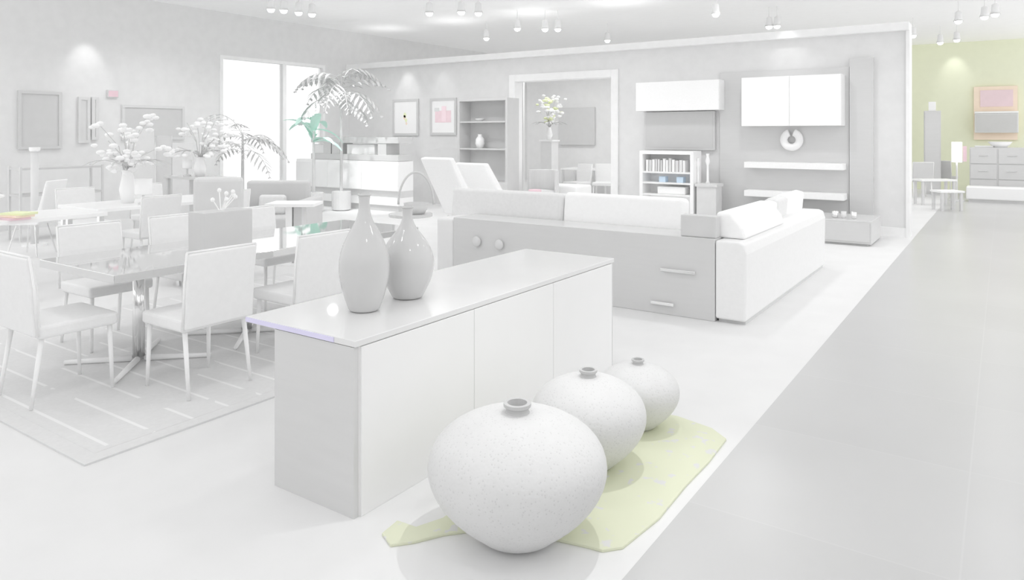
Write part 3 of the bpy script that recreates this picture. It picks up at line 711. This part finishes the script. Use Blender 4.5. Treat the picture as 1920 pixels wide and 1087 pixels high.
# ------------------------------------------------------------------ PALMS
def palm(px, d, zb, ht, n, L_, label, m, wd=.09, trunk=True, name='potted_palm', lean=0, spread=1.0, pinn=True):
    r = ray(px); t = thing(name, label, 'plant', (r[0]*d, r[1]*d, 0))
    cyl(.20, .02, zb, 20).build('pot', M_mid, t, smooth=False) if zb > .05 else None
    MB().lathe([(0, 0), (.15, 0), (.19, .02), (0, .02)], 20).build('saucer', M_mid, t)
    st_ = MB(); lf = MB()
    st_.tube([(0, 0, zb-.02), (lean*.5, 0, (zb+ht)/2), (lean, 0, ht)], [.035, .028, .02], 8)
    for k in range(n):
        a = 2.4*k+random.uniform(-.2, .2); el = random.uniform(.15, 1.2)
        p0 = Vector((lean, 0, ht-random.uniform(0, ht*.25))); dv = Vector((math.cos(a)*math.cos(el), math.sin(a)*math.cos(el), math.sin(el)))
        if not pinn: lf.leaf(p0, dv, L_*random.uniform(.7, 1.1), wd, 1.6, 8); continue
        pts = [p0]; p = p0.copy(); dd = dv.copy()
        LL = L_*random.uniform(.75, 1.1)
        for i in range(8):
            p = p+dd*(LL/8); dd = (dd+Vector((0, 0, -.26*spread))).normalized(); pts.append(p.copy())
            if i > 0:
                sd = dd.cross(Vector((0, 0, 1)))
                if sd.length < .01: sd = Vector((1, 0, 0))
                sd.normalize()
                for s in (-1, 1):
                    lf.leaf(p, (sd*s+dd*.7+Vector((0, 0, -.25))), LL*.33*math.sin(PI*min(.95, .25+i/9)), wd*.5, .6, 3)
        st_.tube(pts, .006, 5)
    st_.build('stems', M_leaf, t); lf.build('leaves', m, t); return t
palm(455, 13.2, .4, 1.6, 13, .95, 'feathery palm standing before the bright window', M_leaf)
palm(640, 15.2, .4, 2.9, 18, 1.15, 'tall grey-green palm in the corner right of the window', M_leaf, wd=.14)
palm(588, 14.9, .4, 1.9, 10, .85, 'broad-leaved teal green plant at the right edge of window', M_teal, wd=.20, pinn=False, name='potted_plant')
# ------------------------------------------------------------------ MEDIA UNIT in the corner
Ym = 10.9
a, d1_ = onY(583, Ym); b_, d2_ = onY(747, Ym); d = (d1_+d2_)/2
a2 = onY(556, Ym)[0]
t = thing('media_unit', 'white and dark low media unit between window and framed pictures', 'cabinet', ((a2+b_)/2, Ym, 0))
def U(x): return x-(a2+b_)/2
z = {k: zat(k, d) for k in (257, 268, 289, 300, 305, 354, 366, 380)}
MB().box(U(a), U(b_), 0, .42, z[268], z[257]).build('upper_shelf', M_dark, t, bevel=.003)['label'] = 'dark upper shelf'
MB().box(U(a), U(b_), 0, .42, z[300], z[289]).build('lower_shelf', M_dark, t, bevel=.003)['label'] = 'dark lower shelf'
for px in (612, 628, 715): xx = onY(px, Ym)[0]; MB().box(U(xx)-.12, U(xx)+.12, .02, .42, z[289], z[268]).build('divider', M_dark, t)
MB().box(U(a2), U(b_), 0, .45, z[354], z[300]-.005).build('body', M_white, t)
for k in range(3): 
    w3 = (U(b_)-U(a2))/3; MB().box(U(a2)+k*w3+.005, U(a2)+(k+1)*w3-.005, -.02, 0, z[354]+.01, z[305]).build('drawer', M_flower, t, bevel=.003)
MB().box(U(a2), U(b_), .08, .45, z[366], z[354]).build('recess', M_mid, t)
MB().box(U(a2), U(b_), 0, .45, z[380], z[366]).build('lower_panel', M_white, t)
MB().box(U(a2)+.04, U(b_)-.04, .05, .45, 0, z[380]).build('plinth', M_darkm, t)
xx, dd = onY(676, Ym+.1)
tag(MB().box(-.42, .42, 0, .26, 0, z[268]-z[289]-.03).build('storage_box', M_flower, None, (xx, Ym+.1, z[289]), bevel=.004), 'long white box between the dark shelves of the media unit', 'box')
xx = onY(598, Ym+.1)[0]
tag(MB().box(-.18, .18, 0, .26, 0, z[268]-z[289]-.03).build('storage_box', M_flower, None, (xx, Ym+.1, z[289]), bevel=.004), 'short white box at the left of the dark shelves', 'box')
# chairs and bed seen through the opening
for (px, d, rz, lb) in ((1082, 17.0, PI-.3, 'white chair through the framed opening, left one'), (1132, 16.9, PI+.3, 'white chair through the framed opening, right one')):
    r = ray(px); o = dup(ch, (r[0]*d, r[1]*d, 0), rz, lb, 'white chairs through the opening')
r = ray(1093); gtable('dining_table', 1096, 18.25, 1.0, .7, 'small pale table behind the chairs in the opening', top=M_white, rz=0)
r = ray(1016); t = thing('tub_chair', 'grey rounded tub chair seen through the framed opening', 'armchair', (r[0]*15.2, r[1]*15.2, 0))
MB().lathe([(0,.1),(.28,.1),(.30,.42),(0,.44)], 24).build('seat', M_greyc, t, smooth=True)
bb = MB()
pts = [(math.cos(a)*.30, math.sin(a)*.30) for a in [PI*.0+PI*i/14 for i in range(15)]]; pi_ = [(x*1.2, y*1.2) for x, y in pts]
bb.prism(pts+pi_[::-1], 'z', .1, .85); bb.build('backrest', M_mid, t, bevel=.02)
MB().lathe([(0,0),(.2,0),(.2,.1),(0,.1)], 18).build('base', M_chrome, t)
r = ray(1003); t = thing('floor_cushion_stack', 'x', 'stool', (r[0]*14.4, r[1]*14.4, 0))
t.name = 'stool'; t['label'] = 'small rose-coloured stool just inside the framed opening'
cyl(.13, .44, .50).build('seat', M_red, t, bevel=.01)
for k in range(3): a = k*2.1; MB().tube([(math.cos(a)*.09, math.sin(a)*.09, .44), (math.cos(a)*.13, math.sin(a)*.13, 0)], .012).build('leg', M_red, t)
# low white bench/bed in opening
xa = onY(1012, 13.4)[0]; xb = onY(1085, 13.4)[0]
t = thing('daybed', 'white daybed just inside the framed opening', 'bed', ((xa+xb)/2, 13.3, 0)); w_ = (xb-xa)/2
MB().box(-w_, w_, 0, .7, .25, .50).build('mattress', M_flower, t, bevel=.04, seg=3); MB().box(-w_, w_, 0, .7, .12, .25).build('frame', M_white, t)
for sx in (-1, 1):
    for yy in (.05, .65): MB().box(sx*(w_-.05)-.03, sx*(w_-.05)+.03, yy-.03, yy+.03, 0, .12).build('leg', M_chrome, t)

# ------------------------------------------------------------------ RIGHT ROOM
Yr = YF-.02
a, d1_ = onY(1826, Yr); b_, d2_ = onY(1908, Yr); d = (d1_+d2_)/2; z0, z1 = zat(262, d), zat(162, d); w_ = (b_-a)/2
t = thing('fireplace_panel', 'orange framed wall panel with rose top on the yellow-green wall', 'panel', ((a+b_)/2, Yr, z0)); h_ = z1-z0
MB().box(-w_, w_, -.08, 0, 0, h_).build('panel', M_orange, t); MB().box(-w_+.15, w_-.10, -.095, -.081, h_*.62, h_*.93).build('rose_field', mat('rose_field', (240, 218, 224)), t)
x, d_ = onY(1868, Yr-.3); 
t = thing('television', 'dark television in front of the orange wall panel', 'television', (x, Yr-.28, zat(249, d_))); h2 = zat(212, d_)-zat(249, d_)
MB().box(-.50, .50, 0, .1, 0, h2).build('casing', M_mid, t, bevel=.02); MB().box(-.46, .46, -.006, -.001, .04, h2-.04).build('screen', M_darkm, t); MB().box(-.5, .5, -.01, .1, h2, h2+.05).build('top_trim', M_flower, t)
MB().box(-.1, .1, .1, .199, h2*.3, h2*.7).build('bracket', M_mid, t)
a, d1_ = onY(1818, 21.5); b_, _ = onY(1925, 21.5); w_ = (b_-a)/2; z1 = zat(276, d1_)
t = thing('dresser', 'wide dark dresser in the yellow-green room at right', 'dresser', ((a+b_)/2, 21.5, 0))
MB().box(-w_, w_, 0, .5, .06, z1).build('body', M_dark, t); MB().box(-w_+.05, w_-.05, .05, .45, 0, .06).build('plinth', M_darkm, t)
for k in range(2):
    for j in range(3):
        o = MB().box(-w_+.02+k*w_, -w_+w_-.02+k*w_, -.02, 0, .1+j*(z1-.12)/3, .08+(j+1)*(z1-.12)/3).build('drawer', M_dark, t, bevel=.004)
        MB().box(-w_+w_/2-.1+k*w_, -w_+w_/2+.1+k*w_, -.035, -.02, .1+(j+.5)*(z1-.12)/3, .115+(j+.5)*(z1-.12)/3).build('handle', M_chrome, o)
xx = onY(1875, 21.7)[0]
tag(MB().lathe([(0,0),(.14,0),(.20,.06),(.26,.14),(.24,.14),(.18,.06),(0,.02)], 24).build('white_bowl', M_flower, None, (xx, 21.75, z1), smooth=True), 'white bowl on the wide dark dresser', 'bowl')
xx = onY(1845, 21.7)[0]
tag(MB().box(-.2, .2, -.12, .12, 0, .04).build('serving_tray', M_pale, None, (xx, 21.75, z1), bevel=.01), 'pale flat tray left of the bowl on the dresser', 'tray')
# lower white bench
a, d1_ = onY(1812, 20.4); b_, _ = onY(1925, 20.4); w_ = (b_-a)/2
t = thing('low_bench', 'long pale low bench in front of the wide dark dresser', 'bench', ((a+b_)/2, 20.2, 0))
MB().box(-w_, w_, 0, .5, .06, .36).build('seat', M_white, t, bevel=.03, seg=3); MB().box(-w_+.05, w_-.05, .05, .45, 0, .06).build('plinth', M_mid, t)
# white lamp on stand
r = ray(1794); d = 17.2
t = thing('floor_lamp', 'lamp with glowing white cylinder shade left of the dark dresser', 'lamp', (r[0]*d, r[1]*d, 0))
za, zb_ = zat(304, d), zat(266, d)
cyl(.16, 0, .03).build('base', M_mid, t); cyl(.02, .03, za, 12).build('pole', M_mid, t)
MB().lathe([(.11, za), (.11, zb_), (.10, zb_), (.10, za)], 24).build('lamp_shade', M_shadeg, t, smooth=True)
MB().box(.125, .2, -.02, .02, za+.02, zb_-.1).build('side_ornament', M_red, t)
MB().box(.02, .14, -.008, .008, za+.0, za+.02).build('bracket', M_mid, t)
# shelf with dark chair at left of right room
r = ray(1748); d = 19.0
t = thing('tall_cabinet', 'tall dark cabinet at the left of the yellow-green room', 'cabinet', (r[0]*d, r[1]*d, 0), TH-.5)
zc1 = zat(208, d)
MB().box(-.19, .19, -.2, .2, .05, zc1).build('body', M_darkm, t, bevel=.006); MB().box(-.17, .17, -.18, .18, 0, .05).build('plinth', M_mid, t)
MB().box(-.17, .17, -.215, -.201, .1, zc1-.05).build('door', M_dark, t)
tag(MB().box(-.08, .08, -.08, .08, 0, .24).build('storage_box', M_white, None, (r[0]*d, r[1]*d, zc1), bevel=.004), 'white box on top of the tall dark cabinet at right', 'box')
for (px, d, wd, lb, top, zt_) in ((1752, 16.4, .8, 'pale low table beside the partition end', M_white, .58), (1776, 15.2, .5, 'small white side table before the glowing lamp', M_flower, .42)):
    gtable('side_table', px, d, wd, .4, lb, top=top, zt_=zt_, rz=TH, leg=M_mid)
for (px, d, lb, rz) in ((1724, 18.4, 'grey dining chair nearest the partition end at right', .4), (1772, 19.3, 'grey dining chair behind the glowing lamp', -.3)):
    r = ray(px); o = dup(ch, (r[0]*d, r[1]*d, 0), rz, lb, 'chairs in the yellow-green room')
    for c_ in o.children:
        if c_.name.startswith(('seat', 'back')): c_.material_slots[0].link = 'OBJECT'; c_.material_slots[0].material = M_darkm
